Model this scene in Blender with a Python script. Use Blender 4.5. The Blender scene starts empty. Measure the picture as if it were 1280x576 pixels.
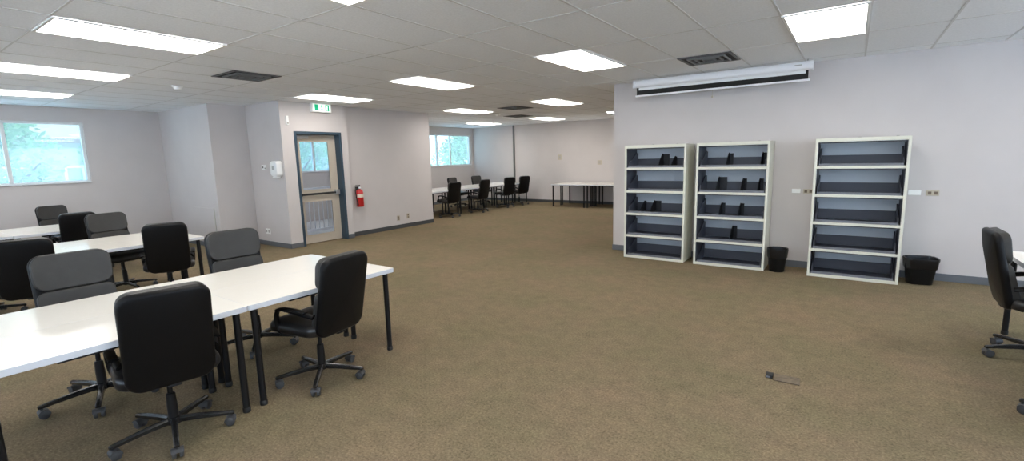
import bpy, bmesh, math, random
from mathutils import Vector, Matrix
random.seed(7)
SC = bpy.context.scene
COL = SC.collection
R = math.radians

# ------------------------------------------------------------------ camera
YAW, PITCH, ROLL, CAMZ, FPX = R(35.407), R(8.774), R(-1.482), 1.60, 597.21
fw = Vector((-math.sin(YAW)*math.cos(PITCH), math.cos(YAW)*math.cos(PITCH), -math.sin(PITCH)))
rt = Vector((math.cos(YAW), math.sin(YAW), 0)); up = rt.cross(fw)
r2 = math.cos(ROLL)*rt + math.sin(ROLL)*up
u2 = -math.sin(ROLL)*rt + math.cos(ROLL)*up
cd = bpy.data.cameras.new('camera'); cam = bpy.data.objects.new('camera', cd); COL.objects.link(cam)
cd.sensor_width = 36; cd.lens = FPX/1280*36; cd.clip_start = .05; cd.clip_end = 300
m = Matrix((r2, u2, -fw)).transposed().to_4x4(); m.translation = (0, 0, CAMZ); cam.matrix_world = m
SC.camera = cam

# ------------------------------------------------------------------ light, exposure
SC.view_settings.view_transform = 'Standard'; SC.view_settings.look = 'None'
SC.view_settings.gamma = 1; SC.view_settings.use_curve_mapping = False
SC.view_settings.exposure = 0.5
LAMP = 9.0                                    # strength of the ceiling light diffusers
w = bpy.data.worlds.new('sky'); SC.world = w; w.use_nodes = True
nt = w.node_tree; bg = nt.nodes['Background']
tc = nt.nodes.new('ShaderNodeTexCoord'); sx = nt.nodes.new('ShaderNodeSeparateXYZ'); rp = nt.nodes.new('ShaderNodeValToRGB')
nt.links.new(tc.outputs['Generated'], sx.inputs[0]); nt.links.new(sx.outputs['Z'], rp.inputs[0])
rp.color_ramp.elements[0].color = (.86, .93, 1, 1); rp.color_ramp.elements[1].color = (.45, .66, 1, 1)
nt.links.new(rp.outputs[0], bg.inputs[0]); bg.inputs[1].default_value = 4.0
sd = bpy.data.lights.new('sun', 'SUN'); sd.energy = 18; sd.angle = R(2); sd.color = (1, .96, .9)
so = bpy.data.objects.new('sun', sd); COL.objects.link(so)
so.rotation_euler = Vector((0, .62, .78)).to_track_quat('Z', 'Y').to_euler()      # comes from behind the back wall: no direct sun through any window

# ------------------------------------------------------------------ materials
def mat(name, col, rough=.6, metal=0, spec=.5, noise=None, bump=None, coat=0):
    """noise=(scale, amount) mottles the colour; bump=(scale, strength, distance)"""
    mm = bpy.data.materials.new(name); mm.use_nodes = True
    t = mm.node_tree; b = t.nodes['Principled BSDF']
    b.inputs['Base Color'].default_value = (*col, 1); b.inputs['Roughness'].default_value = rough
    b.inputs['Metallic'].default_value = metal; b.inputs['Specular IOR Level'].default_value = spec
    b.inputs['Coat Weight'].default_value = coat
    geo = t.nodes.new('ShaderNodeTexCoord')
    if noise:
        n = t.nodes.new('ShaderNodeTexNoise'); n.inputs['Scale'].default_value = noise[0]; n.inputs['Detail'].default_value = 4
        t.links.new(geo.outputs['Object'], n.inputs['Vector'])
        r = t.nodes.new('ShaderNodeValToRGB'); a = noise[1]
        r.color_ramp.elements[0].position = .3; r.color_ramp.elements[1].position = .7
        r.color_ramp.elements[0].color = (*[c*(1-a) for c in col], 1); r.color_ramp.elements[1].color = (*[min(1, c*(1+a)) for c in col], 1)
        t.links.new(n.outputs['Fac'], r.inputs[0]); t.links.new(r.outputs[0], b.inputs['Base Color'])
    if bump:
        n = t.nodes.new('ShaderNodeTexNoise'); n.inputs['Scale'].default_value = bump[0]; n.inputs['Detail'].default_value = 3
        t.links.new(geo.outputs['Object'], n.inputs['Vector'])
        bp = t.nodes.new('ShaderNodeBump'); bp.inputs['Strength'].default_value = bump[1]; bp.inputs['Distance'].default_value = bump[2]
        t.links.new(n.outputs['Fac'], bp.inputs['Height']); t.links.new(bp.outputs[0], b.inputs['Normal'])
    return mm

def emis(name, col, s):
    mm = bpy.data.materials.new(name); mm.use_nodes = True
    b = mm.node_tree.nodes['Principled BSDF']
    b.inputs['Base Color'].default_value = (*col, 1); b.inputs['Emission Color'].default_value = (*col, 1); b.inputs['Emission Strength'].default_value = s
    return mm

def glassmat(name, tint, gl=.06, haze=.0):
    mm = bpy.data.materials.new(name); mm.use_nodes = True; t = mm.node_tree; t.nodes.clear()
    o = t.nodes.new('ShaderNodeOutputMaterial'); mx = t.nodes.new('ShaderNodeMixShader'); mx.inputs[0].default_value = gl
    tr = t.nodes.new('ShaderNodeBsdfTransparent'); tr.inputs[0].default_value = (*tint, 1)
    g = t.nodes.new('ShaderNodeBsdfGlossy'); g.inputs['Roughness'].default_value = .03
    hz = t.nodes.new('ShaderNodeMixShader'); hz.inputs[0].default_value = haze
    tl = t.nodes.new('ShaderNodeBsdfTranslucent'); tl.inputs[0].default_value = (.74, .88, 1, 1)  # bluish glow put into the glass to imitate hazy glare
    t.links.new(tr.outputs[0], hz.inputs[1]); t.links.new(tl.outputs[0], hz.inputs[2])
    t.links.new(hz.outputs[0], mx.inputs[1]); t.links.new(g.outputs[0], mx.inputs[2]); t.links.new(mx.outputs[0], o.inputs[0])
    return mm

def carpet():
    mm = bpy.data.materials.new('brown_carpet'); mm.use_nodes = True; t = mm.node_tree; b = t.nodes['Principled BSDF']
    b.inputs['Roughness'].default_value = 1; b.inputs['Specular IOR Level'].default_value = .1
    tc = t.nodes.new('ShaderNodeTexCoord')
    def nz(s, d=5, ro=.6):
        n = t.nodes.new('ShaderNodeTexNoise'); n.inputs['Scale'].default_value = s; n.inputs['Detail'].default_value = d; n.inputs['Roughness'].default_value = ro
        t.links.new(tc.outputs['Object'], n.inputs['Vector']); return n
    def ramp(f, cs):
        r = t.nodes.new('ShaderNodeValToRGB'); e = r.color_ramp.elements
        e[0].position, e[0].color = cs[0][0], (*cs[0][1], 1); e[1].position, e[1].color = cs[-1][0], (*cs[-1][1], 1)
        for p_, c_ in cs[1:-1]:
            x = e.new(p_); x.color = (*c_, 1)
        t.links.new(f, r.inputs[0]); return r
    fine = ramp(nz(70, 3, .7).outputs['Fac'], [(.30, (.135, .106, .070)), (.5, (.208, .167, .109)), (.70, (.295, .238, .158))])
    big = ramp(nz(1.3, 3).outputs['Fac'], [(.3, (.90, .95, .86)), (.7, (1.10, 1.02, 1.02))])
    mid = ramp(nz(9, 4).outputs['Fac'], [(.3, (.88, .88, .88)), (.7, (1.1, 1.09, 1.07))])
    a = t.nodes.new('ShaderNodeMixRGB'); a.blend_type = 'MULTIPLY'; a.inputs[0].default_value = 1
    c = t.nodes.new('ShaderNodeMixRGB'); c.blend_type = 'MULTIPLY'; c.inputs[0].default_value = 1
    t.links.new(fine.outputs[0], a.inputs[1]); t.links.new(big.outputs[0], a.inputs[2])
    t.links.new(a.outputs[0], c.inputs[1]); t.links.new(mid.outputs[0], c.inputs[2]); t.links.new(c.outputs[0], b.inputs['Base Color'])
    bp = t.nodes.new('ShaderNodeBump'); bp.inputs['Strength'].default_value = .5; bp.inputs['Distance'].default_value = .006
    t.links.new(nz(140, 2).outputs['Fac'], bp.inputs['Height']); t.links.new(bp.outputs[0], b.inputs['Normal'])
    return mm

M = dict(
    wall=mat('wall_paint', (.595, .556, .543), .75, noise=(2.5, .02), bump=(120, .05, .002)),
    tile=mat('ceiling_tile', (.85, .865, .89), .9, noise=(60, .05), bump=(160, .15, .002)),
    tbar=mat('grid_bar', (.64, .64, .64), .55),
    carpet=carpet(),
    base=mat('rubber_baseboard', (.125, .135, .15), .55), darkbase=mat('dark_baseboard', (.06, .066, .07), .55),
    lampframe=mat('lamp_frame', (.8, .8, .78), .5),
    lamp=emis('lamp_diffuser', (1, .955, .90), LAMP),
    vent=mat('vent_metal', (.085, .085, .085), .5), ventdark=mat('vent_dark', (.008, .008, .008), .9), louvre=mat('vent_louvre', (.16, .16, .155), .5),
    plastic=mat('white_plastic', (.90, .90, .88), .4), beige=mat('beige_plastic', (.50, .44, .34), .5), brownpl=mat('brown_plastic', (.16, .12, .09), .5),
    steelplate=mat('brushed_plate', (.45, .43, .40), .4, metal=.6),
    top=mat('white_laminate', (.92, .89, .82), .16, noise=(40, .01)), edge=mat('laminate_edge', (.70, .73, .78), .4),
    blackmetal=mat('black_steel', (.007, .007, .008), .4, spec=.35), 
    leather=mat('black_vinyl', (.0045, .0045, .005), .40, spec=.22, bump=(90, .12, .002)),
    cushion=mat('sheen_grey_vinyl', (.036, .035, .033), .5, spec=.45, noise=(18, .08), bump=(110, .15, .002)),  # same black vinyl, lightened to paint the lamp sheen on the fronts
    seatv=mat('seat_vinyl', (.012, .012, .014), .33, spec=.6),
    starleg=mat('gloss_black_leg', (.014, .014, .015), .25, spec=.7), caster=mat('caster_plastic', (.05, .05, .052), .5), wheel=mat('caster_wheel', (.02, .02, .02), .6),
    chrome=mat('chrome', (.6, .6, .6), .2, metal=1),
    cream=mat('cream_enamel', (.70, .695, .60), .42), cabside=mat('cabinet_side', (.60, .59, .53), .45),
    cabback=mat('cabinet_back', (.62, .67, .73), .5), tray=mat('file_tray', (.072, .076, .098), .45), lip=mat('tray_lip', (.15, .155, .18), .4), bookend=mat('divider_black', (.018, .018, .022), .5),
    screenwhite=mat('screen_case', (.86, .86, .88), .4), screenfab=mat('screen_fabric', (.8, .8, .8), .8), screenblack=mat('screen_border', (.01, .01, .01), .8),
    bag=mat('bin_bag', (.007, .007, .008), .22, spec=.45), bin=mat('bin_plastic', (.006, .006, .006), .5, spec=.25),
    doorblue=mat('blue_door_frame', (.030, .060, .090), .45), doorleaf=mat('tan_door', (.52, .455, .37), .5), alu=mat('aluminium', (.55, .55, .55), .35, metal=.8),
    winframe=mat('window_frame', (.74, .76, .76), .45), glass=glassmat('window_glass', (.93, .972, 1), .06, .16), dimmed=glassmat('dimmed_glass', (.54, .67, .71), .06, .10), doorglass=glassmat('door_glass', (.93, .96, 1), .05),  # left wall panes darkened to dim the view; translucent haze imitates glare
    red=mat('extinguisher_red', (.50, .018, .018), .28), label=mat('label_paper', (.75, .68, .55), .5), rubber=mat('black_rubber', (.012, .012, .012), .6),
    green=emis('exit_green', (.0, .36, .17), .55), exitwhite=emis('exit_white', (.85, .95, .90), .75),
    lino=mat('pale_floor', (.55, .55, .56), .5), rail=mat('white_rail', (.80, .82, .85), .4),
    leaf=mat('leaf', (.25, .40, .19), .6, noise=(1.2, .3)), bark=mat('bark', (.12, .085, .06), .9), bounce=mat('bounce_ground', (.72, .72, .73), .9, noise=(.4, .06)),     render=mat('pale_stucco', (.36, .36, .36), .8), roof=mat('roof_brown', (.26, .17, .13), .8), darkglass=mat('far_window', (.30, .38, .42), .15),
)

# ------------------------------------------------------------------ helpers
def fin(bm, name, material, parent=None, loc=(0, 0, 0), rz=0, smooth=None, bevel=0):
    me = bpy.data.meshes.new(name)
    bmesh.ops.recalc_face_normals(bm, faces=bm.faces)
    if smooth is not None:
        for f in bm.faces: f.smooth = True
        for e in bm.edges:
            if len(e.link_faces) == 2 and e.calc_face_angle(0) > R(smooth): e.smooth = False
    bm.to_mesh(me); bm.free()
    o = bpy.data.objects.new(name, me); COL.objects.link(o)
    for k in (material if isinstance(material, (list, tuple)) else [material]): me.materials.append(k)
    if parent: o.parent = parent
    o.location = loc; o.rotation_euler.z = rz
    if bevel:
        b = o.modifiers.new('bevel', 'BEVEL'); b.width = bevel; b.segments = 2; b.limit_method = 'ANGLE'
    return o
def box(bm, x0, x1, y0, y1, z0, z1, mi=0, mx=None):
    vs = [bm.verts.new((x, y, z)) for z in (z0, z1) for y in (y0, y1) for x in (x0, x1)]
    if mx:
        for v in vs: v.co = mx @ v.co
    for f in ((0, 2, 3, 1), (4, 5, 7, 6), (0, 1, 5, 4), (2, 6, 7, 3), (0, 4, 6, 2), (1, 3, 7, 5)):
        bm.faces.new([vs[i] for i in f]).material_index = mi
def rings(bm, rs, cap=True, closed=False):
    """skin a list of equal-length vertex loops"""
    L = [[bm.verts.new(p) for p in r] for r in rs]; n = len(L[0])
    for a, b in zip(L, L[1:] + ([L[0]] if closed else [])):
        for i in range(n): bm.faces.new((a[i], a[(i+1) % n], b[(i+1) % n], b[i]))
    if cap and not closed:
        bm.faces.new(L[0][::-1]); bm.faces.new(L[-1])
def cyl(bm, a, b, ra, rb=None, n=16):
    a, b = Vector(a), Vector(b); rb = ra if rb is None else rb
    d = (b-a).normalized(); s = d.orthogonal().normalized(); q = d.cross(s)
    rings(bm, [[c + r*(math.cos(2*math.pi*i/n)*s + math.sin(2*math.pi*i/n)*q) for i in range(n)] for c, r in ((a, ra), (b, rb))])
def lathe(bm, prof, n=24, c=(0, 0, 0), axis='z'):
    def P(r, h, t):
        x, y = r*math.cos(t), r*math.sin(t)
        return Vector(c) + (Vector((x, y, h)) if axis == 'z' else Vector((x, h, y)) if axis == 'y' else Vector((h, x, y)))
    rings(bm, [[P(max(r, .0004), h, 2*math.pi*i/n) for i in range(n)] for r, h in prof])
def tube(bm, pts, r, n=10, flat=1.0, side=None):
    """sweep an ellipse (r x r*flat) along points"""
    pts = [Vector(p) for p in pts]; rs = []; prev = None
    for i, p in enumerate(pts):
        d = (pts[min(i+1, len(pts)-1)] - pts[max(i-1, 0)]).normalized()
        s = (Vector(side) if side else (prev if prev else d.orthogonal()))
        s = (s - d*s.dot(d)).normalized(); prev = s; q = d.cross(s)
        rs.append([p + r*(math.cos(2*math.pi*k/n)*s + flat*math.sin(2*math.pi*k/n)*q) for k in range(n)])
    rings(bm, rs)
def smoothpath(pts, n=6):
    pts = [Vector(p) for p in pts]; out = []
    for i in range(len(pts)-1):
        p0, p1, p2, p3 = pts[max(i-1, 0)], pts[i], pts[i+1], pts[min(i+2, len(pts)-1)]
        for k in range(n):
            t = k/n
            out.append(.5*((2*p1) + (p2-p0)*t + (2*p0-5*p1+4*p2-p3)*t*t + (3*p1-p0-3*p2+p3)*t**3))
    return out + [pts[-1]]
def rr(w, h, r, n=6):
    """rounded rectangle outline, centred"""
    o = []; r = min(r, w/2-.001, h/2-.001)
    for cx, cy, a0 in ((w/2-r, h/2-r, 0), (-w/2+r, h/2-r, 90), (-w/2+r, -h/2+r, 180), (w/2-r, -h/2+r, 270)):
        for k in range(n+1):
            a = R(a0 + 90*k/n); o.append((cx + r*math.cos(a), cy + r*math.sin(a)))
    return o
def pad(bm, w, h, t, r, er, fn, bulge=0):
    """cushion: rounded rectangle w x h, thickness t, edge radius er; fn maps (u, v, depth) to a point"""
    rs = []
    def ring(ins, d, sc=1):
        o = rr(w-2*ins, h-2*ins, max(r-ins, .01)); return [(x*sc, y*sc, d) for x, y in o]
    L = []
    for sc in (.02, .35, .7, .9): L.append(ring(er, -t/2, sc))
    for k in range(5):
        a = R(90*k/4); L.append(ring(er*(1-math.sin(a)), -t/2 + er*(1-math.cos(a))))
    for k in range(5):
        a = R(90*k/4); L.append(ring(er*(1-math.cos(a)), t/2 - er*(1-math.sin(a))))
    for sc in (.9, .7, .35, .02): L.append(ring(er, t/2, sc))
    out = []
    for q in L:
        o = []
        for x, y, d in q:
            b = bulge*max(0, 1-(2*x/w)**2)*max(0, 1-(2*y/h)**2) if d > 0 else 0
            o.append(fn(x, y, d + b))
        out.append(o)
    rings(bm, out)
def empty(name, loc=(0, 0, 0), rz=0):
    o = bpy.data.objects.new(name, None); COL.objects.link(o); o.location = loc; o.rotation_euler.z = rz; o.empty_display_size = .1
    return o
def tag(o, label, cat, group=None, kind=None):
    o['label'] = label; o['category'] = cat
    if group: o['group'] = group
    if kind: o['kind'] = kind
    return o
def struct(o):
    o['kind'] = 'structure'; return o
def copy_tree(o, parent=None):
    c = o.copy(); COL.objects.link(c)
    if parent: c.parent = parent
    for ch in list(o.children): copy_tree(ch, c)
    return c

# ------------------------------------------------------------------ the room
CZ = 2.703
XW = -11.9             # window wall
YB = 14.32             # far back wall
YS = 7.49              # wall with the filing cabinets
XD, XE = -8.48, -8.61  # door wall, wall with the extinguisher
RX, RY = 4.6, -4.2     # right and rear walls

bm = bmesh.new(); box(bm, XW-.2, RX+.2, RY-.2, YB+.2, -.12, 0); struct(fin(bm, 'floor', M['carpet']))
bm = bmesh.new(); box(bm, XW-.2, RX+.2, RY-.2, YB+.2, CZ, CZ+.12); struct(fin(bm, 'ceiling', M['tile']))

def wall(name, boxes):
    bm = bmesh.new()
    for b in boxes: box(bm, *b)
    return struct(fin(bm, name, M['wall']))
# window wall with three openings: left window, stairwell window, back window
WZ0, WZ1 = 1.32, 2.44
wins = [(.73, 2.87), (6.9, 8.35), (12.0, 14.17)]
bx = []; y = RY-.2
for a, b in wins:
    bx.append((XW-.2, XW, y, a, 0, CZ)); bx.append((XW-.2, XW, a, b, 0, WZ0)); bx.append((XW-.2, XW, a, b, WZ1, CZ)); y = b
bx.append((XW-.2, XW, y, YB+.2, 0, CZ))
wall('wall_left', bx)
wall('wall_back', [(XW, -2.9, YB, YB+.2, 0, CZ)])
wall('wall_right', [(-3.227, RX+.2, YS, YS+.2, 0, CZ)])
wall('wall_back_side', [(-3.1, -2.9, YS+.2, YB, 0, CZ)])
NW = [(-3.4, -.4), (.4, 3.2), (3.8, 6.6)]     # windows to the photographer's right
bx = []; y = RY
for a, b in NW:
    bx += [(RX, RX+.2, y, a, 0, CZ), (RX, RX+.2, a, b, 0, .75), (RX, RX+.2, a, b, 2.5, CZ)]; y = b
wall('wall_near', bx + [(RX, RX+.2, y, YS, 0, CZ)])
RW = [(-10.8, -7.4), (-6.4, -3.0), (-2.0, 1.4), (2.0, 4.3)]     # windows behind the photographer
bx = []; x = XW
for a, b in RW:
    bx += [(x, a, RY-.2, RY, 0, CZ), (a, b, RY-.2, RY, 0, .75), (a, b, RY-.2, RY, 2.5, CZ)]; x = b
wall('wall_rear', bx + [(x, RX+.2, RY-.2, RY, 0, CZ)])
wall('wall_alcove', [(XW, -9.68, 4.12, 4.95, 0, CZ), (-9.68, XD-.27, 4.80, 4.95, 0, CZ)])
DY0, DY1, DZ = 5.04, 6.05, 2.17
wall('wall_door', [(XD-.27, XD, 4.80, DY0, 0, CZ), (XD-.27, XD, DY1, 6.2, 0, CZ), (XD-.27, XD, DY0, DY1, DZ, CZ)])
wall('wall_extinguisher', [(XD-.27, XE, 6.2, 8.52, 0, CZ)])
wall('wall_stairwell', [(XW, XE, 8.52, 8.68, 0, CZ)])

# baseboards
def baseboard(name, segs, mt='base'):
    bm = bmesh.new()
    for s in segs:
        box(bm, *s, 0, .09); 
    struct(fin(bm, name, M[mt], bevel=.004))
t_ = .012
baseboard('baseboard_right', [(-3.227, RX, YS-t_, YS)])
baseboard('baseboard_right_end', [(-3.227-t_, -3.227, YS-t_, YS+.2)])
baseboard('baseboard_back', [(XW, -3.1, YB-t_, YB)], 'darkbase')
baseboard('baseboard_left', [(XW, XW+t_, RY, 4.12)])
baseboard('baseboard_alcove', [(XW+t_, -9.68, 4.12-t_, 4.12), (-9.68, -9.68+t_, 4.12-t_, 4.80), (-9.68+t_, XD, 4.80-t_, 4.80)])
baseboard('baseboard_door', [(XD, XD+t_, 4.80-t_, DY0), (XD, XD+t_, DY1, 6.2)])
baseboard('baseboard_extinguisher', [(XE, XE+t_, 6.2, 8.68)], 'darkbase')
baseboard('baseboard_back_left', [(XW, XW+t_, 8.68, YB-t_)])
bm = bmesh.new(); box(bm, XD-.275, XD-.27, 4.95, 8.52, 0, .1); struct(fin(bm, 'baseboard_stairwell', M['base']))

# ceiling grid: T bars
G0, L0 = .04, 4.745
bm = bmesh.new()
x = G0 - .61*20
while x < RX:
    if x > XW: box(bm, x-.009, x+.009, RY, YB, CZ-.003, CZ+.002)
    x += .61
y = L0 - 1.22*8
while y < YB:
    if y > RY: box(bm, XW, RX, y-.007, y+.007, CZ-.0025, CZ+.002)
    y += 1.22
struct(fin(bm, 'trim_1', M['tbar']))
# conduit strip on the back wall
bm = bmesh.new(); box(bm, -10.015, -9.955, YB-.05, YB, .09, CZ); struct(fin(bm, 'trim_2', M['louvre'], bevel=.006))

# windows
def window(name, y0, y1, mulls, loc=None, rz=0, H=WZ1-WZ0, pane='dimmed'):
    yc = (y0+y1)/2
    t = struct(empty(name, loc or (XW-.08, yc, WZ0), rz))
    bm = bmesh.new(); f = .045
    box(bm, -.04, .04, y0-yc, y0-yc+f, 0, H); box(bm, -.04, .04, y1-yc-f, y1-yc, 0, H)
    box(bm, -.04, .04, y0-yc+f, y1-yc-f, 0, f); box(bm, -.04, .04, y0-yc+f, y1-yc-f, H-f, H)
    fin(bm, 'window_frame', M['winframe'], t, bevel=.004)
    bm = bmesh.new(); box(bm, .03, .115, y0-yc-.0, y1-yc, -.0, .02); fin(bm, 'window_sill', M['winframe'], t, bevel=.004)
    ys = [y0+f] + [k for k in mulls] + [y1-f]
    for k in mulls:
        bm = bmesh.new(); box(bm, -.035, .035, k-yc-.028, k-yc+.028, f, H-f); fin(bm, 'mullion', M['winframe'], t, bevel=.004)
    for a, b in zip(ys, ys[1:]):
        bm = bmesh.new(); box(bm, -.004, .004, a-yc, b-yc, f, H-f); fin(bm, 'pane', M[pane], t)
window('window_1', *wins[0], [1.80])
window('window_2', *wins[1], [7.62])
window('window_3', *wins[2], [12.4, 13.08])

for i, (a, b) in enumerate(RW): window(f'window_{4+i}', a, b, [(a+b)/2], ((a+b)/2, RY-.08, .75), R(90), 1.75, 'glass')
for i, (a, b) in enumerate(NW): window(f'window_{8+i}', a, b, [(a+b)/2], (RX+.08, (a+b)/2, .75), math.pi, 1.75, 'glass')
# door
dr = struct(empty('door_1', (XD, DY0, 0)))
W = DY1-DY0
bm = bmesh.new(); f = .05
box(bm, -.22, .012, 0, f, 0, DZ); box(bm, -.22, .012, W-f, W, 0, DZ); box(bm, -.22, .012, f, W-f, DZ-f, DZ)
fin(bm, 'door_frame', M['doorblue'], dr, bevel=.004)
bm = bmesh.new()
lx0, lx1 = -.19, -.145
y0, y1, zt = f+.004, W-f-.004, DZ-f-.004
g0, g1 = y0+.105, y1-.155          # glass extents
def leafpart(a, b, c, d): box(bm, lx0, lx1, a, b, c, d)
leafpart(y0, g0, .012, zt); leafpart(g1, y1, .012, zt)
for c, d in ((.012, .16), (.84, 1.04), (2.0, zt)): leafpart(g0, g1, c, d)
leaf = fin(bm, 'door_leaf', M['doorleaf'], dr)
bm = bmesh.new(); box(bm, -.171, -.165, g0, g1, 1.04, 2.0); box(bm, -.171, -.165, g0, g1, .16, .84); fin(bm, 'door_glass', M['doorglass'], leaf)
bm = bmesh.new(); 
for c, d in ((1.04, 2.0), (.16, .84)):
    for a, b, c2, d2 in ((g0, g0+.018, c, d), (g1-.018, g1, c, d), (g0+.018, g1-.018, c, c+.018), (g0+.018, g1-.018, d-.018, d)):
        box(bm, lx1, lx1+.008, a, b, c2, d2)
fin(bm, 'glazing_bead', M['doorleaf'], leaf)
bm = bmesh.new(); box(bm, lx1+.03, lx1+.06, y0+.03, y1-.08, .955, .995); box(bm, lx1, lx1+.06, y0+.02, y0+.07, .945, 1.005)
pb = fin(bm, 'push_bar', M['rubber'], leaf, bevel=.004)
bm = bmesh.new(); box(bm, lx1, lx1+.07, y1-.10, y1-.015, .93, 1.03); fin(bm, 'latch_case', M['alu'], pb, bevel=.006)
bm = bmesh.new(); box(bm, lx1, lx1+.05, y0+.05, y0+.30, 2.035, 2.095); cl = fin(bm, 'door_closer', M['alu'], leaf, bevel=.006)
bm = bmesh.new(); tube(bm, [(lx1+.04, y0+.25, 2.10), (-.05, y0+.42, 2.11), (-.06, y0+.58, 2.105)], .008); fin(bm, 'closer_arm', M['alu'], cl)

# stairwell behind the door: landing railing
rl = tag(empty('stair_railing', (-9.8, 6.35, 0)), 'white railing with thin upright bars behind the glazed door', 'railing')
bm = bmesh.new(); box(bm, -.03, .03, -1.1, 1.3, .97, 1.03); fin(bm, 'handrail', M['rail'], rl, bevel=.01)
bm = bmesh.new(); box(bm, -.025, .025, -1.1, 1.3, .05, .11); fin(bm, 'bottom_rail', M['rail'], rl, bevel=.006)
bm = bmesh.new(); box(bm, -.02, .02, -1.1, -1.06, 0, .97); fin(bm, 'newel_post', M['rail'], rl)
bm = bmesh.new(); box(bm, -.02, .02, 1.26, 1.3, 0, .97); fin(bm, 'newel_post', M['rail'], rl)
bal = None
for k in range(20):
    yy = -1.0 + k*.113
    if bal is None:
        bm = bmesh.new(); cyl(bm, (0, 0, .11), (0, 0, .97), .012, n=8); bal = fin(bm, 'baluster', M['rail'], rl, (0, yy, 0), smooth=40)
    else:
        c = bal.copy(); COL.objects.link(c); c.location = (0, yy, 0)
bm = bmesh.new(); box(bm, XW, XD-.28, 4.96, 8.51, 0, .006); struct(fin(bm, 'floor_stairwell', M['lino']))

# ------------------------------------------------------------------ ceiling lights
def light_proto():
    t = empty('ceiling_light')
    bm = bmesh.new(); w_, l_, h_ = .302, .607, .022
    for a in ((-w_, -w_+.022, -l_, l_), (w_-.022, w_, -l_, l_), (-w_+.022, w_-.022, -l_, -l_+.022), (-w_+.022, w_-.022, l_-.022, l_)):
        box(bm, *a, -.010, -.0005)
    fin(bm, 'lamp_frame', M['lampframe'], t)
    bm = bmesh.new(); box(bm, -w_+.022, w_-.022, -l_+.022, l_-.022, -.006, -.001); fin(bm, 'diffuser', M['lamp'], t)
    return t
LP = [(0, 0, 'square looking light panel over the filing cabinet wall at upper right'),
      (1, 0, 'bright light panel to the left of the projection screen'),
      (1, -1, 'light panel cut off by the top edge of the photo'),
      (2, -1, 'long light panel at upper left, largest of the left three'),
      (2, 0, 'light panel in mid ceiling between door and projection screen'),
      (3, -1, 'long light panel at the left edge, second of the left three'),
      (4, -1, 'thin light panel nearest the left windows, lowest at left edge'),
      (3, 0, 'light panel right above the green exit sign'),
      (2, 1, 'light panel beside a dark vent in the mid back ceiling'),
      (3, 1, 'light panel just beyond the end of the extinguisher wall'),
      (4, 1, 'light panel half hidden by the end of the extinguisher wall'),
      (4, 2, 'light panel close to the back room window'),
      (3, 2, 'light panel overlapping a vent deep in the back room'),
      (2, 2, 'light panel half hidden behind the cabinet wall corner'),
      (1, 1, 'light panel hidden behind the cabinet wall'), (1, 2, 'light panel at the far end behind the cabinet wall'),
      (0, -1, 'light panel above the camera'), (-1, 0, 'light panel right of the photo over the right table'),
      (-1, -1, 'light panel at the right behind the photographer'), (0, -2, 'light panel in the row behind the photographer, third from right wall'),
      (2, -2, 'light panel in the row behind the photographer, over the desks'), (4, -2, 'light panel in the row behind, nearest the windows')]
lp = None
for k, n_, lab in LP:
    o = light_proto() if lp is None else copy_tree(lp)
    lp = lp or o
    o.location = (G0-.305-2.44*k, L0+.61+3.66*n_, CZ-.005); tag(o, lab, 'ceiling light', 'ceiling light panels')

o = copy_tree(lp); o.location = (-10.3, 6.9, CZ-.005); tag(o, 'added light panel brightening the stairwell behind the door', 'ceiling light')  # unseen lamp added to brighten the space behind the door glass
# vents
def vent_proto():
    t = empty('ceiling_vent'); s = .295
    bm = bmesh.new(); box(bm, -s+.03, s-.03, -s+.03, s-.03, -.003, -.0005); fin(bm, 'vent_backing', M['ventdark'], t)
    bm = bmesh.new()
    for a in ((-s, -s+.03, -s, s), (s-.03, s, -s, s), (-s+.03, s-.03, -s, -s+.03), (-s+.03, s-.03, s-.03, s)): box(bm, *a, -.010, -.0005)
    fin(bm, 'vent_frame', M['vent'], t)
    for q in (.20, .13, .06):
        bm = bmesh.new(); e = .007
        for a in ((-q-e, -q+e, -q-e, q+e), (q-e, q+e, -q-e, q+e), (-q+e, q-e, -q-e, -q+e), (-q+e, q-e, q-e, q+e)): box(bm, *a, -.022, -.004)
        fin(bm, 'louvre_ring', M['louvre'], t)
    return t
vp = None
for x, y, lab in [(-1.485, 6.26, 'square dark ceiling vent in front of the projection screen'), (-6.36, 3.22, 'square dark ceiling vent at left between lamp and door'),
                  (-6.36, 9.2, 'dark ceiling vent in the mid back ceiling near a light panel'), (-7.58, 11.1, 'dark ceiling vent deep in the back room beside a light')]:
    o = vent_proto() if vp is None else copy_tree(vp); vp = vp or o
    o.location = (x, y, CZ-.005); tag(o, lab, 'ceiling vent', 'ceiling vents')
for i, (x, y, lab) in enumerate([(-7.8, 2.97, 'round white smoke detector on the ceiling at left'), (-7.6, 10.15, 'small round smoke detector on the back room ceiling')]):
    bm = bmesh.new(); lathe(bm, [(.001, -.055), (.035, -.052), (.05, -.035), (.055, -.018), (.07, -.016), (.07, 0)])
    tag(fin(bm, 'smoke_detector', M['plastic'], None, (x, y, CZ-.0005 - .0045), smooth=40), lab, 'smoke detector', 'smoke detectors')

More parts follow.
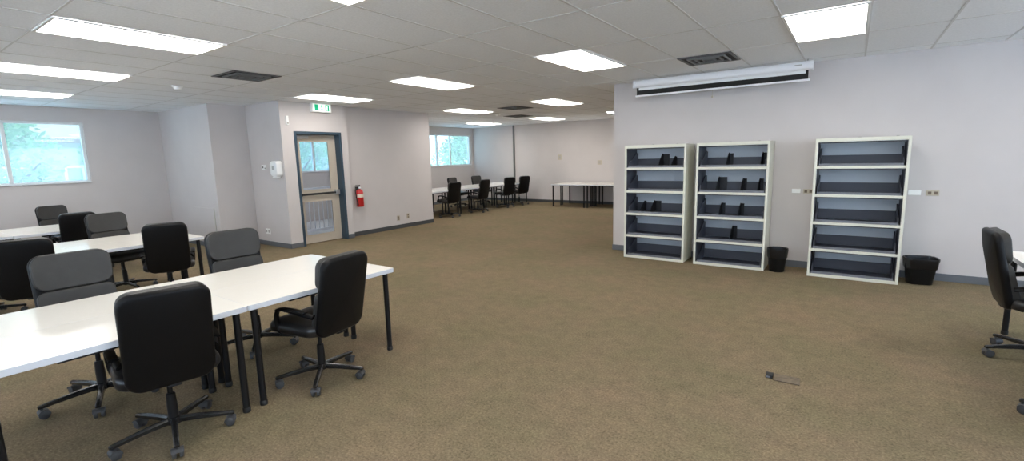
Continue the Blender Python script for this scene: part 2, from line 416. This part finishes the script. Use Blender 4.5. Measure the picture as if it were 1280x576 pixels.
# ------------------------------------------------------------------ filing cabinets
CW, CD, CH = .914, .445, 1.72
RAILS = [(0.0, .036), (.328, .360), (.666, .698), (1.010, 1.042), (1.356, 1.388), (1.676, 1.72)]
def cabinet(x0, lab, dividers):
    t = tag(empty('filing_cabinet', (x0+CW/2, YS-CD-.016, 0)), lab, 'cabinet', 'open filing cabinets on the right wall')
    h = CW/2; s = .028
    bm = bmesh.new()
    for a in (-1, 1):
        xa, xb = sorted((a*h, a*(h-s))); box(bm, xa, xb, 0, CD, 0, CH)
    box(bm, -h+s, h-s, .02, CD, CH-.03, CH); box(bm, -h+s, h-s, .02, CD, 0, .03)
    fin(bm, 'cabinet_body', M['cream'], t, bevel=.003)
    bm = bmesh.new(); box(bm, -h+s, h-s, CD-.015, CD-.002, .03, CH-.03); fin(bm, 'back_panel', M['cabback'], t)
    for z0, z1 in RAILS:
        bm = bmesh.new(); box(bm, -h+s, h-s, 0, .02, z0, z1); r_ = fin(bm, 'front_rail', M['cream'], t, bevel=.002)
        if z1 > 1.7:
            for q in (-.02, .33):
                bm = bmesh.new(); box(bm, q-.014, q+.014, -.004, .02, 1.72, 1.728); fin(bm, 'door_stop', M['steelplate'], r_, bevel=.002)
    for i in range(5):
        z0, z1 = RAILS[i][1], RAILS[i+1][0]
        tr = None
        bm = bmesh.new()
        box(bm, -h+s+.004, h-s-.004, .03, CD-.016, z0-.014, z0-.004)           # floor of the pull-out tray
        box(bm, -h+s+.012, h-s-.012, CD-.03, CD-.018, z0, z0+.125)             # low back
        for a in (-1, 1):                                                     # sides, rising to the back
            xa = a*(h-s-.022)
            v = [(xa, .06, z0-.004), (xa, CD-.02, z0-.004), (xa, CD-.02, z0+.21), (xa, CD-.09, z0+.22), (xa, .14, z0+.10), (xa, .06, z0+.085)]
            rings(bm, [[(p[0]-.006, p[1], p[2]) for p in v], [(p[0]+.006, p[1], p[2]) for p in v]])
            xs = sorted((a*(h-s-.001), a*(h-s-.004)))
            box(bm, xs[0], xs[1], .02, CD-.02, z0, z1)                        # dark inner liner
        tr = fin(bm, 'file_tray', M['tray'], t)
        bm = bmesh.new(); box(bm, -h+s+.02, h-s-.02, .028, .036, z0-.014, z0+.028); fin(bm, 'tray_lip', M['lip'], tr)
        bm = bmesh.new(); box(bm, -h+s, h-s, .03, .20, z1-.014, z1-.004); fin(bm, 'retracting_door', M['tray'], tr)
        for (lv, xq, wd, hh) in dividers:
            if lv == i:
                bm = bmesh.new(); yb = CD-.032
                v = [(0, yb-.24, z0-.003), (0, yb, z0-.003), (0, yb, z0+hh), (0, yb-.06, z0+hh+.012), (0, yb-.10, z0+hh-.01), (0, yb-.20, z0+hh*.5), (0, yb-.24, z0+hh*.25)]
                rings(bm, [[(xq-.002, p[1], p[2]) for p in v], [(xq+.002, p[1], p[2]) for p in v]])
                box(bm, xq, xq+wd, yb-.01, yb-.004, z0-.003, z0+hh)
                fin(bm, 'divider_plate', M['bookend'], tr)
    return t
cabinet(-2.849, 'leftmost cream filing cabinet next to the wall corner, five open tiers', [(4, .01, .09, .19), (4, .20, .012, .15), (2, -.10, .09, .16), (2, -.26, .012, .15)])
cabinet(-1.794, 'middle cream filing cabinet full of dark upright dividers, bin at its right', [(4, -.10, .05, .18), (4, .33, .05, .18), (3, -.22, .10, .19), (3, .10, .04, .17), (3, .31, .04, .17), (2, -.17, .04, .16), (2, .08, .04, .16), (1, -.01, .05, .17)])
cabinet(-.384, 'rightmost cream filing cabinet with empty tiers, a bin at its right', [])

# bins
def waste_bin(x, y, s, lab, sq):
    t = tag(empty('waste_bin', (x, y, 0), R(8)), lab, 'bin', 'black waste bins')
    bm = bmesh.new()
    def loop(k, z, jit=0, n=8):
        return [(px*(1+random.uniform(-jit, jit)), py*(1+random.uniform(-jit, jit)), z+random.uniform(-jit, jit)*.15) for px, py in rr(.25*k*s, .19*k*s if sq else .25*k*s, .06*k*s if sq else .124*k*s, n)]
    rings(bm, [loop(.80, .0), loop(.84, .004), loop(1.08, .27), loop(1.02, .27), loop(.82, .02)], cap=True)
    fin(bm, 'bin_body', M['bin'], t, smooth=50)
    bm = bmesh.new(); random.seed(int(x*100)+500)
    rings(bm, [loop(1.06, .185, .012), loop(1.10, .20, .03), loop(1.13, .25, .025), loop(1.17, .295, .025), loop(1.15, .312, .02), loop(1.06, .305, .015), loop(.98, .24, .01), loop(.85, .05, .01)], cap=False)
    fin(bm, 'bin_liner', M['bag'], t, smooth=28)
waste_bin(-.735, 7.12, .86, 'black bin with liner squeezed against the middle filing cabinet', False)
waste_bin(.735, 7.24, 1.1, 'black bin with loose liner right of the rightmost cabinet', True)

# ------------------------------------------------------------------ projection screen
sc = tag(empty('projection_screen', (-1.62, 7.16, 0)), 'white rolled projection screen under the ceiling above the cabinets', 'projection screen')
hw = 1.15
bm = bmesh.new(); prof = [(a*.8, b*1.12) for a, b in rr(.10, .095, .035, 5)]
rings(bm, [[(q, a, 2.622+b) for a, b in prof] for q in (-hw+.03, hw-.03)]); fin(bm, 'screen_case', M['screenwhite'], sc, smooth=40)
for a in (-1, 1):
    bm = bmesh.new(); rings(bm, [[(q, y_, 2.62+z_) for y_, z_ in rr(.092, .115, .03, 5)] for q in sorted((a*(hw-.03), a*hw))])
    e = fin(bm, 'end_cap', M['screenwhite'], sc, smooth=40)
    bm = bmesh.new(); tube(bm, [(a*(hw-.05), 0, 2.67), (a*(hw-.07), .01, 2.685), (a*(hw-.06), 0, CZ-.006)], .006); fin(bm, 'hanger', M['alu'], e)
bm = bmesh.new(); box(bm, -hw+.08, hw-.08, -.003, .001, 2.53, 2.58); fb = fin(bm, 'screen_fabric', M['screenfab'], sc)
bm = bmesh.new(); box(bm, -hw+.05, hw-.05, -.003, .001, 2.462, 2.53); box(bm, -hw+.05, -hw+.08, -.003, .001, 2.53, 2.58); box(bm, hw-.08, hw-.05, -.003, .001, 2.53, 2.58); fin(bm, 'black_border', M['screenblack'], fb)
bm = bmesh.new(); box(bm, -hw+.03, hw-.03, -.012, .012, 2.438, 2.462); bb = fin(bm, 'bottom_bar', M['screenwhite'], sc, bevel=.004)
bm = bmesh.new(); tube(bm, [(-.02, 0, 2.438), (-.022, 0, 2.36)], .003, 6); lathe(bm, [(.001, 2.33), (.014, 2.336), (.016, 2.35), (.006, 2.365)], 10, (-.022, 0, 0)); fin(bm, 'pull_cord', M['beige'], bb)
bm = bmesh.new(); box(bm, hw-.20, hw-.12, -.0465, -.0440, 2.625, 2.637); fin(bm, 'case_badge', M['steelplate'], sc)

# ------------------------------------------------------------------ wall plates and devices
def plate(name, lab, cat, loc, n, wd, hh, material, slots=(), slotmat=None, group=None, d=.012):
    """n = rotation about z so that local -Y faces the room"""
    t = tag(empty(name, loc, R(n)), lab, cat, group)
    bm = bmesh.new(); box(bm, -wd/2, wd/2, -d, 0, -hh/2, hh/2); fin(bm, 'cover_plate', material, t, bevel=.003)
    for sx_, sz_, sw, sh in slots:
        bm = bmesh.new(); box(bm, sx_-sw/2, sx_+sw/2, -d-.005, -d, sz_-sh/2, sz_+sh/2); fin(bm, 'socket', slotmat, t, bevel=.002)
WPG = 'wall plates beside the right cabinet'
plate('wall_plate', 'blank white wall plate left of the rightmost cabinet', 'wall plate', (-.595, YS, 1.045), 0, .10, .055, M['plastic'], group=WPG)
plate('wall_socket', 'beige wall socket half behind the left edge of the rightmost cabinet', 'socket', (-.455, YS, 1.042), 0, .12, .06, M['beige'], [(-.028, 0, .032, .035), (.028, 0, .032, .035)], M['brownpl'], WPG)
plate('wall_plate', 'blank white wall plate just right of the rightmost cabinet', 'wall plate', (.635, YS, 1.05), 0, .12, .06, M['plastic'], group=WPG)
plate('wall_socket', 'beige wall socket farthest right on the cabinet wall', 'socket', (.80, YS, 1.048), 0, .12, .065, M['beige'], [(-.028, 0, .032, .035), (.028, 0, .032, .035)], M['brownpl'], WPG)
plate('wall_socket', 'small socket low on the extinguisher wall, left of the pair', 'socket', (XE, 7.53, .245), 90, .075, .12, M['beige'], [(0, .025, .03, .03), (0, -.025, .03, .03)], M['brownpl'], 'sockets on the extinguisher wall')
plate('wall_socket', 'small socket low on the extinguisher wall, right of the pair', 'socket', (XE, 7.83, .265), 90, .075, .12, M['beige'], [(0, .025, .03, .03), (0, -.025, .03, .03)], M['brownpl'], 'sockets on the extinguisher wall')
plate('wall_socket', 'white double socket low on the wall left of the door', 'socket', (-9.27, 4.80, .28), 0, .15, .10, M['plastic'], [(-.04, 0, .04, .05), (.04, 0, .04, .05)], M['steelplate'])
plate('wall_plate', 'higher small round-cornered plate on the back room wall', 'wall plate', (-8.11, YB, 1.54), 0, .13, .17, M['beige'], [(0, 0, .06, .08)], M['steelplate'], 'plates on the back wall')
plate('wall_plate', 'lower small plate on the back wall above the right table', 'wall plate', (-6.65, YB, 1.345), 0, .14, .14, M['beige'], [(0, 0, .07, .07)], M['steelplate'], 'plates on the back wall')
plate('thermostat', 'small thermostat left of the white dispenser', 'thermostat', (-9.19, 4.80, 1.52), 0, .15, .09, M['plastic'], [(-.02, 0, .035, .035), (.055, -.02, .025, .025)], M['rubber'])
plate('door_sensor', 'small white device on the wall above left of the door', 'sensor', (XD, 4.93, 2.36), 90, .045, .16, M['plastic'], [(0.0, -.05, .03, .03)], M['steelplate'], d=.03)

dp = tag(empty('soap_dispenser', (-8.67, 4.80, 1.34)), 'white hand sanitizer dispenser on the wall left of the door', 'dispenser')
bm = bmesh.new(); pr = rr(.26, .29, .06, 6)
rings(bm, [[(x*s_, d_, .15+z*s_) for x, z in pr] for d_, s_ in ((-.002, .98), (-.02, 1), (-.08, .96), (-.105, .86), (-.11, .70))]); fin(bm, 'dispenser_body', M['plastic'], dp, smooth=40)
bm = bmesh.new(); box(bm, -.035, .035, -.115, -.109, .13, .20); fin(bm, 'level_window', M['steelplate'], dp, bevel=.003)
bm = bmesh.new(); box(bm, -.07, .07, -.10, -.02, -.02, .01); fin(bm, 'nozzle', M['plastic'], dp, bevel=.008)

ap = tag(empty('access_panel', (-10.30, 4.118, .09)), 'flat pale panel fixed low on the wall of the left alcove', 'panel')
bm = bmesh.new(); box(bm, -.44, .43, -.012, 0, 0, .68); p_ = fin(bm, 'panel_board', M['wall'], ap, bevel=.003)
bm = bmesh.new(); box(bm, .43, .445, -.016, 0, 0, .69); fin(bm, 'edge_strip', M['cabside'], p_)

# exit sign
ex = tag(empty('exit_sign', (XD+.001, 5.62, 2.535)), 'green and white running man exit sign above the door', 'exit sign')
bm = bmesh.new(); box(bm, 0, .075, -.21, .21, 0, .165); fin(bm, 'sign_housing', M['plastic'], ex, bevel=.008)
bm = bmesh.new(); box(bm, .075, .079, -.175, .175, .022, .148); face = fin(bm, 'sign_face', M['exitwhite'], ex)
for a, b in ((-.155, -.07), (.07, .155)):
    bm = bmesh.new(); box(bm, .079, .081, a, b, .027, .143); fin(bm, 'green_field', M['green'], face)
def poly(bm, pts, x0, x1): rings(bm, [[(x0, a, b) for a, b in pts], [(x1, a, b) for a, b in pts]])
bm = bmesh.new()
lathe(bm, [(.011, .079), (.011, .081)], 12, (0, -.008, .128), 'x')
poly(bm, [(-.016, .112), (.010, .114), (.006, .072), (-.014, .070)], .079, .081)
poly(bm, [(-.014, .074), (-.002, .072), (-.022, .030), (-.034, .032)], .079, .081)
poly(bm, [(-.004, .074), (.008, .072), (.030, .044), (.020, .036)], .079, .081)
poly(bm, [(.006, .112), (.012, .104), (.036, .088), (.030, .080)], .079, .081)
poly(bm, [(-.016, .110), (-.010, .102), (-.040, .084), (-.044, .092)], .079, .081)
fin(bm, 'running_figure', M['green'], face)
bm = bmesh.new(); poly(bm, [(.098, .036), (.118, .036), (.118, .10), (.098, .10)], .081, .083); poly(bm, [(.088, .098), (.128, .098), (.108, .130)], .081, .083); fin(bm, 'arrow', M['exitwhite'], face)

# fire extinguisher
fe = tag(empty('fire_extinguisher', (XE+.10, 6.42, .63)), 'red fire extinguisher hanging on the wall right of the door', 'fire extinguisher')
bm = bmesh.new(); lathe(bm, [(.001, 0), (.066, 0), (.076, .012), (.077, .30), (.070, .335), (.045, .362), (.024, .372), (.022, .385)]); tank = fin(bm, 'tank', M['red'], fe, smooth=40)
bm = bmesh.new(); n = 12
rings(bm, [[(.0785*math.cos(R(-80+160*i/n)), .0785*math.sin(R(-80+160*i/n)), z) for i in range(n+1)] + [(.0765*math.cos(R(80-160*i/n)), .0765*math.sin(R(80-160*i/n)), z) for i in range(n+1)] for z in (.20, .27)]); fin(bm, 'label_band', M['label'], tank)
bm = bmesh.new(); cyl(bm, (0, 0, .38), (0, 0, .43), .024); valve = fin(bm, 'valve', M['chrome'], fe, smooth=40)
bm = bmesh.new(); box(bm, -.012, .012, -.10, .02, .43, .440); box(bm, -.012, .012, -.09, .02, .452, .462); box(bm, -.010, .010, .0, .02, .43, .462); fin(bm, 'handle', M['rubber'], valve, bevel=.003)
bm = bmesh.new(); lathe(bm, [(.018, .022), (.018, .036)], 14, (0, 0, .405), 'x'); fin(bm, 'gauge', M['plastic'], valve)
bm = bmesh.new(); tube(bm, smoothpath([(0, -.02, .41), (0, -.075, .40), (.01, -.105, .33), (.02, -.10, .20), (.03, -.085, .10)]), .011); cyl(bm, (.03, -.085, .10), (.032, -.083, .04), .012, .018); fin(bm, 'hose', M['rubber'], fe, smooth=40)
bm = bmesh.new(); box(bm, -.10, -.078, -.03, .03, .18, .42); fin(bm, 'bracket', M['rubber'], fe, bevel=.003)

# floor power outlet
fo = tag(empty('floor_outlet', (-.30, 3.67, 0), R(2)), 'floor box with open black socket on the carpet', 'floor outlet')
bm = bmesh.new(); box(bm, -.055, .105, -.055, .06, 0, .009); fin(bm, 'cover_plate', mat('outlet_cover', (.165, .132, .095), .85, spec=.1, noise=(30, .2)), fo, bevel=.003)
bm = bmesh.new(); box(bm, -.105, -.06, -.03, .035, 0, .022); s_ = fin(bm, 'socket_block', M['rubber'], fo, bevel=.003)
bm = bmesh.new(); box(bm, -.100, -.078, -.034, -.030, .006, .018); fin(bm, 'metal_flap', M['lip'], s_)

# ------------------------------------------------------------------ tables
TH, TT, TL, TW = .71, .034, 1.192, .60
def table_proto():
    t = empty('table')
    bm = bmesh.new(); pr = rr(TW, TL, .018, 4)
    rings(bm, [[(x*k, y*k, z) for x, y in pr] for z, k in ((TH-TT, .9985), (TH-TT+.002, 1), (TH-.0015, 1), (TH, .9992))])
    for f in bm.faces:
        f.normal_update()
        if abs(f.normal.z) < .5: f.material_index = 1
    fin(bm, 'tabletop', [M['top'], M['edge']], t)
    ix, iy = TW/2-.055, TL/2-.055
    for a in (-1, 1):
        for b in (-1, 1):
            bm = bmesh.new(); lathe(bm, [(.030, TH-TT-.004), (.030, TH-TT), ], 16); cyl(bm, (0, 0, .012), (0, 0, TH-TT-.003), .021)
            l = fin(bm, 'leg', M['blackmetal'], t, (a*ix, b*iy, 0), smooth=40)
            bm = bmesh.new(); lathe(bm, [(.022, 0), (.024, .003), (.024, .03), (.0215, .033)], 16); fin(bm, 'foot', M['rubber'], l, smooth=40)
    bm = bmesh.new()
    for a in (-1, 1):
        box(bm, a*ix-.012, a*ix+.012, -iy+.24, iy-.24, TH-TT-.022, TH-TT)
    for b in (-1, 1): box(bm, -ix+.012, ix-.012, b*(iy-.26)-.012, b*(iy-.26)+.012, TH-TT-.022, TH-TT)
    fin(bm, 'under_frame', M['blackmetal'], t)
    return t
tp = None
def table(x, y, rz, lab, group):
    global tp
    o = table_proto() if tp is None else copy_tree(tp)
    tp = tp or o
    o.location = (x, y, 0); o.rotation_euler.z = R(rz); tag(o, lab, 'table', group)
g = 'white tables in the front row'
ends = [2.0, .81]
table(-3.365, 2.005, 0, 'white table with its free right corner beside the turned black chair, front row', g)
table(-3.365, .812, 0, 'white table in the lower left corner, nearest of all tables', g)
table(-3.967, 2.005, 0, 'white table at the right back of the front row, grey chair behind', g)
table(-3.967, .812, 0, 'white table at the left back of the front row, wide grey chair behind', g)
g = 'white tables in the second row'
table(-6.90, 2.005, 0, 'white table in the second row, under the second row black chair', g)
table(-6.90, .812, 0, 'white table in the second row cut off at the left edge, near side', g)
table(-7.502, 2.005, 0, 'white table on the far side of the second row, grey chair behind', g)
table(-7.502, .812, 0, 'white table on the far side of the second row at the left edge', g)
g = 'white tables in the third row by the window'
table(-9.50, 1.905, 0, 'white table in the third row behind a black chair', g)
table(-9.50, .712, 0, 'white table in the third row at the left photo edge, near side', g)
table(-10.102, 1.905, 0, 'white table of the third row nearest the window wall', g)
table(-10.102, .712, 0, 'white table of the third row far side at the left photo edge', g)
g = 'white tables in the long back room row'
names_ = ['first', 'second', 'third', 'last']
for i in range(4):
    table(-9.45, 9.755+1.193*i, 0, f'{names_[i]} white table from the left on the near side of the back room row', g)
    table(-10.052, 9.755+1.193*i, 0, f'{names_[i]} white table from the left on the window side of the back room row', g)
g = 'white tables against the back wall'
for i, q in enumerate(('left end', 'middle')):
    table(-7.15+1.193*i, 13.37, 90, f'white table at the front {q} of the block on the back wall', g)
    table(-7.15+1.193*i, 13.972, 90, f'white table at the rear {q} of the block touching the back wall', g)
table(-4.76, 13.37, 90, 'white table of the back wall block, hidden behind the wall corner', g)
table(1.40, 5.03, 0, 'white table at the right edge behind the lone black chair', 'white tables at the right edge')
table(1.40, 3.837, 0, 'white table off the right edge, beside the caster at the lower right', 'white tables at the right edge')

# ------------------------------------------------------------------ office chairs
def chair_proto():
    """faces +Y, hub at the origin"""
    t = empty('office_chair')
    REC = R(12)
    def onback(off):
        def fn(x, y, d):
            # x across, y up the back, d forward; recline and a gentle wrap
            d = d + off + .035*(2*x/.48)**2*.8 - .02*math.cos(y*5)
            z = .685 + y*math.cos(REC) + d*math.sin(REC)
            return Vector((x, -.25 - y*math.sin(REC) + d*math.cos(REC), z))
        return fn
    bm = bmesh.new(); pad(bm, .42, .58, .05, .075, .022, onback(-.03)); back = fin(bm, 'backrest', M['leather'], t, smooth=60)
    def up_(o, yc):
        f_ = onback(o); return lambda x, y, d: f_(x, y+yc, d)
    bm = bmesh.new(); pad(bm, .408, .235, .05, .07, .010, up_(.010, .165), .004); fin(bm, 'upper_cushion', M['cushion'], back, smooth=60)
    bm = bmesh.new(); pad(bm, .404, .31, .05, .05, .010, up_(.010, -.11), .004); fin(bm, 'lower_cushion', M['cushion'], back, smooth=60)
    bm = bmesh.new()
    pad(bm, .50, .49, .085, .10, .036, lambda x, y, d: Vector((x, y+.015, .452 + d - .03*max(0, (y-.12)/.12)**2*.5)), .018); fin(bm, 'seat', M['seatv'], t, smooth=60)
    bm = bmesh.new(); box(bm, -.09, .09, -.14, .11, .375, .41); box(bm, -.035, .035, -.235, -.12, .385, .402)
    tilt = fin(bm, 'tilt_mechanism', M['blackmetal'], t, bevel=.006)
    bm = bmesh.new(); tube(bm, [(.09, .02, .39), (.20, .02, .395), (.24, .02, .40)], .007, 8); fin(bm, 'tilt_lever', M['blackmetal'], tilt)
    bm = bmesh.new(); box(bm, -.04, .04, -.235, -.195, .395, .50); fin(bm, 'back_bracket', M['blackmetal'], t, bevel=.006)
    for a in (-1, 1):
        bm = bmesh.new()
        tube(bm, smoothpath([(a*.19, .09, .415), (a*.232, .11, .43), (a*.245, .12, .50), (a*.246, .105, .574), (a*.244, .05, .596), (a*.24, -.10, .588), (a*.218, -.215, .565)]), .013, 10, 1.5, (0, 1, 0))
        ar = fin(bm, 'armrest', M['leather'], t, smooth=50)
        bm = bmesh.new(); tube(bm, smoothpath([(a*.246, .10, .590), (a*.245, .04, .604), (a*.242, -.08, .602), (a*.236, -.16, .590)]), .024, 12, .45, (1, 0, 0)); fin(bm, 'arm_pad', M['leather'], ar, smooth=50)
    bm = bmesh.new(); lathe(bm, [(.014, .20), (.014, .375)], 14); lathe(bm, [(.027, .105), (.027, .19), (.024, .262), (.018, .268)], 16); fin(bm, 'gas_lift', M['blackmetal'], t, smooth=40)
    bm = bmesh.new(); lathe(bm, [(.026, .068), (.036, .074), (.038, .095), (.035, .114), (.026, .118)], 20); fin(bm, 'base_hub', M['starleg'], t, smooth=40)
    leg0 = None
    for k in range(5):
        if leg0 is None:
            bm = bmesh.new(); secs = []
            for yy, zz, ww, hh in ((.035, .096, .017, .034), (.12, .094, .016, .030), (.22, .086, .015, .025), (.308, .078, .014, .020), (.316, .076, .010, .014)):
                secs.append([(ww*x_, yy, zz+hh*z_) for x_, z_ in ((-1, -.5), (1, -.5), (1, .2), (.55, .5), (-.55, .5), (-1, .2))])
            rings(bm, secs); leg0 = fin(bm, 'base_leg', M['starleg'], t, smooth=35)
            c = empty('caster'); c.parent = leg0; c.location = (0, .285, 0)
            bpy.data.objects.remove(c)
            bm = bmesh.new()
            for s_ in (-1, 1):
                lathe(bm, [(.012, s_*.008), (.024, s_*.008), (.027, s_*.012), (.027, s_*.024), (.022, s_*.028), (.004, s_*.029)], 16, (0, .293, .027), 'x')
            cyl(bm, (0, .30, .045), (0, .30, .075), .008)
            # hood
            rings(bm, [[(s_*.0305, .293+.030*math.cos(R(a_)), .029+.030*math.sin(R(a_))) for a_ in range(20, 181, 20)] + [(s_*.0305, .293+.024*math.cos(R(a_)), .029+.024*math.sin(R(a_))) for a_ in range(180, 19, -20)] for s_ in (-1, 1)])
            fin(bm, 'caster', M['caster'], leg0, smooth=40)
        else:
            l = leg0.copy(); COL.objects.link(l); l.rotation_euler.z = R(72*k)
            for ch in leg0.children:
                c = ch.copy(); COL.objects.link(c); c.parent = l
    return t
CH0 = chair_proto()
used = []
def chair(x, y, ang, lab, group, spin=0, size=1):
    """ang = world direction the sitter faces, degrees; spin turns the star base"""
    o = CH0 if not used else copy_tree(CH0); used.append(o)
    o.location = (x, y, 0); o.rotation_euler.z = R(ang-90); o.scale = (size,)*3
    k = 0
    for ch in o.children:
        if ch.name.startswith('base_leg'): ch.rotation_euler.z = R(72*k + spin); k += 1
    tag(o, lab, 'office chair', group)
g = 'chairs around the front row'
chair(-3.225, .985, 169, 'large black office chair seen from behind at lower left, nearest chair', g, 29)
chair(-3.14, 1.92, 189, 'black office chair turned sideways at the right end of the front row', g, 57)
chair(-4.17, .89, -1, 'grey fronted office chair facing us across the front row, left one', g, -18, 1.05)
chair(-4.20, 1.99, -2, 'grey fronted office chair facing us at the right end of the front row', g, 40, 1.05)
g = 'chairs around the second row'
chair(-6.47, 1.0, 165, 'black office chair cut by the left edge, back to us, second row', g)
chair(-6.53, 2.17, 161, 'black office chair seen from behind in the middle of the second row', g, 25)
chair(-7.68, 2.04, 6, 'grey fronted office chair facing us across the second row', g, 0, 1.04)
chair(-7.68, .78, 3, 'grey chair of which only a corner shows at the left photo edge', g)
g = 'chairs around the third row'
chair(-9.35, 1.99, 175, 'black office chair with back to us in the third row', g)
chair(-11.0, 2.18, 12, 'grey fronted office chair farthest away, under the left window', g)
g = 'chairs at the right edge'
chair(1.22, 5.0, 1, 'lone black office chair seen from the side at the right edge', g, 54)
chair(1.215, 3.83, -14, 'office chair of which only a caster shows at the lower right', g, 30)
g = 'chairs along the back room row'
for x, y, a, lab in [(-9.0, 9.68, 172, 'first black chair from the left, near side of the back room row'),
                     (-9.0, 10.95, 178, 'second black chair from the left, near side of the back room row'),
                     (-9.05, 12.36, 165, 'third black chair from the left, near side of the back room row'),
                     (-9.05, 13.2, 165, 'rightmost black chair on the near side of the back room row'),
                     (-10.55, 9.98, 5, 'leftmost chair on the window side of the back room row'),
                     (-10.55, 11.9, 3, 'middle chair on the window side of the back room row'),
                     (-10.55, 13.1, -8, 'rightmost chair on the window side of the back room row')]:
    chair(x, y, a, lab, g, 17)

# ------------------------------------------------------------------ outside
bm = bmesh.new(); box(bm, -120, 120, -120, 120, -3.4, -3.2); struct(fin(bm, 'ground', M['bounce']))  # unseen ground, made pale to bounce sunlight up onto the ceiling
def building(x, y0, y1, h, lab):
    t = tag(empty('building', (x, (y0+y1)/2, -3.2)), lab, 'building', 'houses outside the windows')
    L = (y1-y0)/2
    bm = bmesh.new(); box(bm, -8, 0, -L, L, 0, h); fin(bm, 'house_wall', M['render'], t)
    bm = bmesh.new(); rings(bm, [[(-8.4, q, h), (.4, q, h), (.4, q, h+.2), (-4, q, h+1.6), (-8.4, q, h+.2)] for q in (-L-.3, L+.3)]); fin(bm, 'roof', M['roof'], t)
    wn = None; n = int(2*L/2.2)
    for lv in range(int(h/2.7)):
        for k in range(n):
            loc = (0, -L + (k+.5)*2*L/n, .9 + 2.7*lv)
            if wn is None:
                bm = bmesh.new()
                for a in ((-.6, -.5, 0, 1.3), (.5, .6, 0, 1.3), (-.5, .5, 0, .1), (-.5, .5, 1.2, 1.3), (-.04, .04, .1, 1.2)): box(bm, 0, .06, *a)
                wn = fin(bm, 'house_window', M['winframe'], t, loc)
                bm = bmesh.new(); box(bm, 0, .02, -.5, .5, .1, 1.2); fin(bm, 'house_pane', M['darkglass'], wn)
            else:
                c = wn.copy(); COL.objects.link(c); c.location = loc
                p = wn.children[0].copy(); COL.objects.link(p); p.parent = c
building(-26, -2, 9.5, 5.8, 'pale house with white windows outside the left window')
building(-34, 15, 30, 5.4, 'pale house farther off outside the back room window')
def tree(x, y, h, r, lab, seed, n=6500):
    rnd = random.Random(seed)
    t = tag(empty('tree', (x, y, -3.2)), lab, 'tree', 'trees outside the windows')
    bm = bmesh.new(); tube(bm, [(0, 0, 0), (.05, .03, h*.3), (-.03, .06, h*.6), (.02, 0, h*.9)], .14, 8)
    for k in range(5):
        a = k*1.26; tube(bm, [(0, 0, h*.4+.2*k), (r*.4*math.cos(a), r*.4*math.sin(a), h*.55+.25*k), (r*.7*math.cos(a), r*.7*math.sin(a), h*.62+.3*k)], .05, 6)
    fin(bm, 'trunk', M['bark'], t, smooth=50)
    bm = bmesh.new()
    cl = [(rnd.uniform(-.55, .55)*r, rnd.uniform(-.55, .55)*r, h*rnd.uniform(.42, .92), r*rnd.uniform(.35, .6)) for _ in range(14)]
    for _ in range(n):
        cx, cy, cz, cr = rnd.choice(cl)
        d = Vector((rnd.gauss(0, 1), rnd.gauss(0, 1), rnd.gauss(0, 1))).normalized()*cr*rnd.uniform(.6, 1.05)
        p = Vector((cx, cy, cz)) + d; a = Vector((rnd.gauss(0, 1), rnd.gauss(0, 1), rnd.gauss(0, .6))).normalized(); b = a.orthogonal().normalized()
        s = rnd.uniform(.06, .12)
        bm.faces.new([bm.verts.new(p + a*s), bm.verts.new(p + b*s*.5), bm.verts.new(p - a*s), bm.verts.new(p - b*s*.5)])
    fin(bm, 'foliage', M['leaf'], t)
tree(-19.0, 2.2, 7.5, 1.9, 'green leafy tree outside the left window, on its left', 1)
tree(-20.5, 6.9, 8.0, 2.0, 'green leafy tree beyond the left window, behind its right frame', 2)
tree(-25, 14.6, 8.0, 2.6, 'green tree seen through the glass of the door', 3)
tree(-19.5, 23.2, 8.2, 2.2, 'green leafy tree outside the back room window, on the right', 4)
tree(-24, 20.5, 7.6, 2.4, 'green leafy tree outside the back room window, on the left', 5)
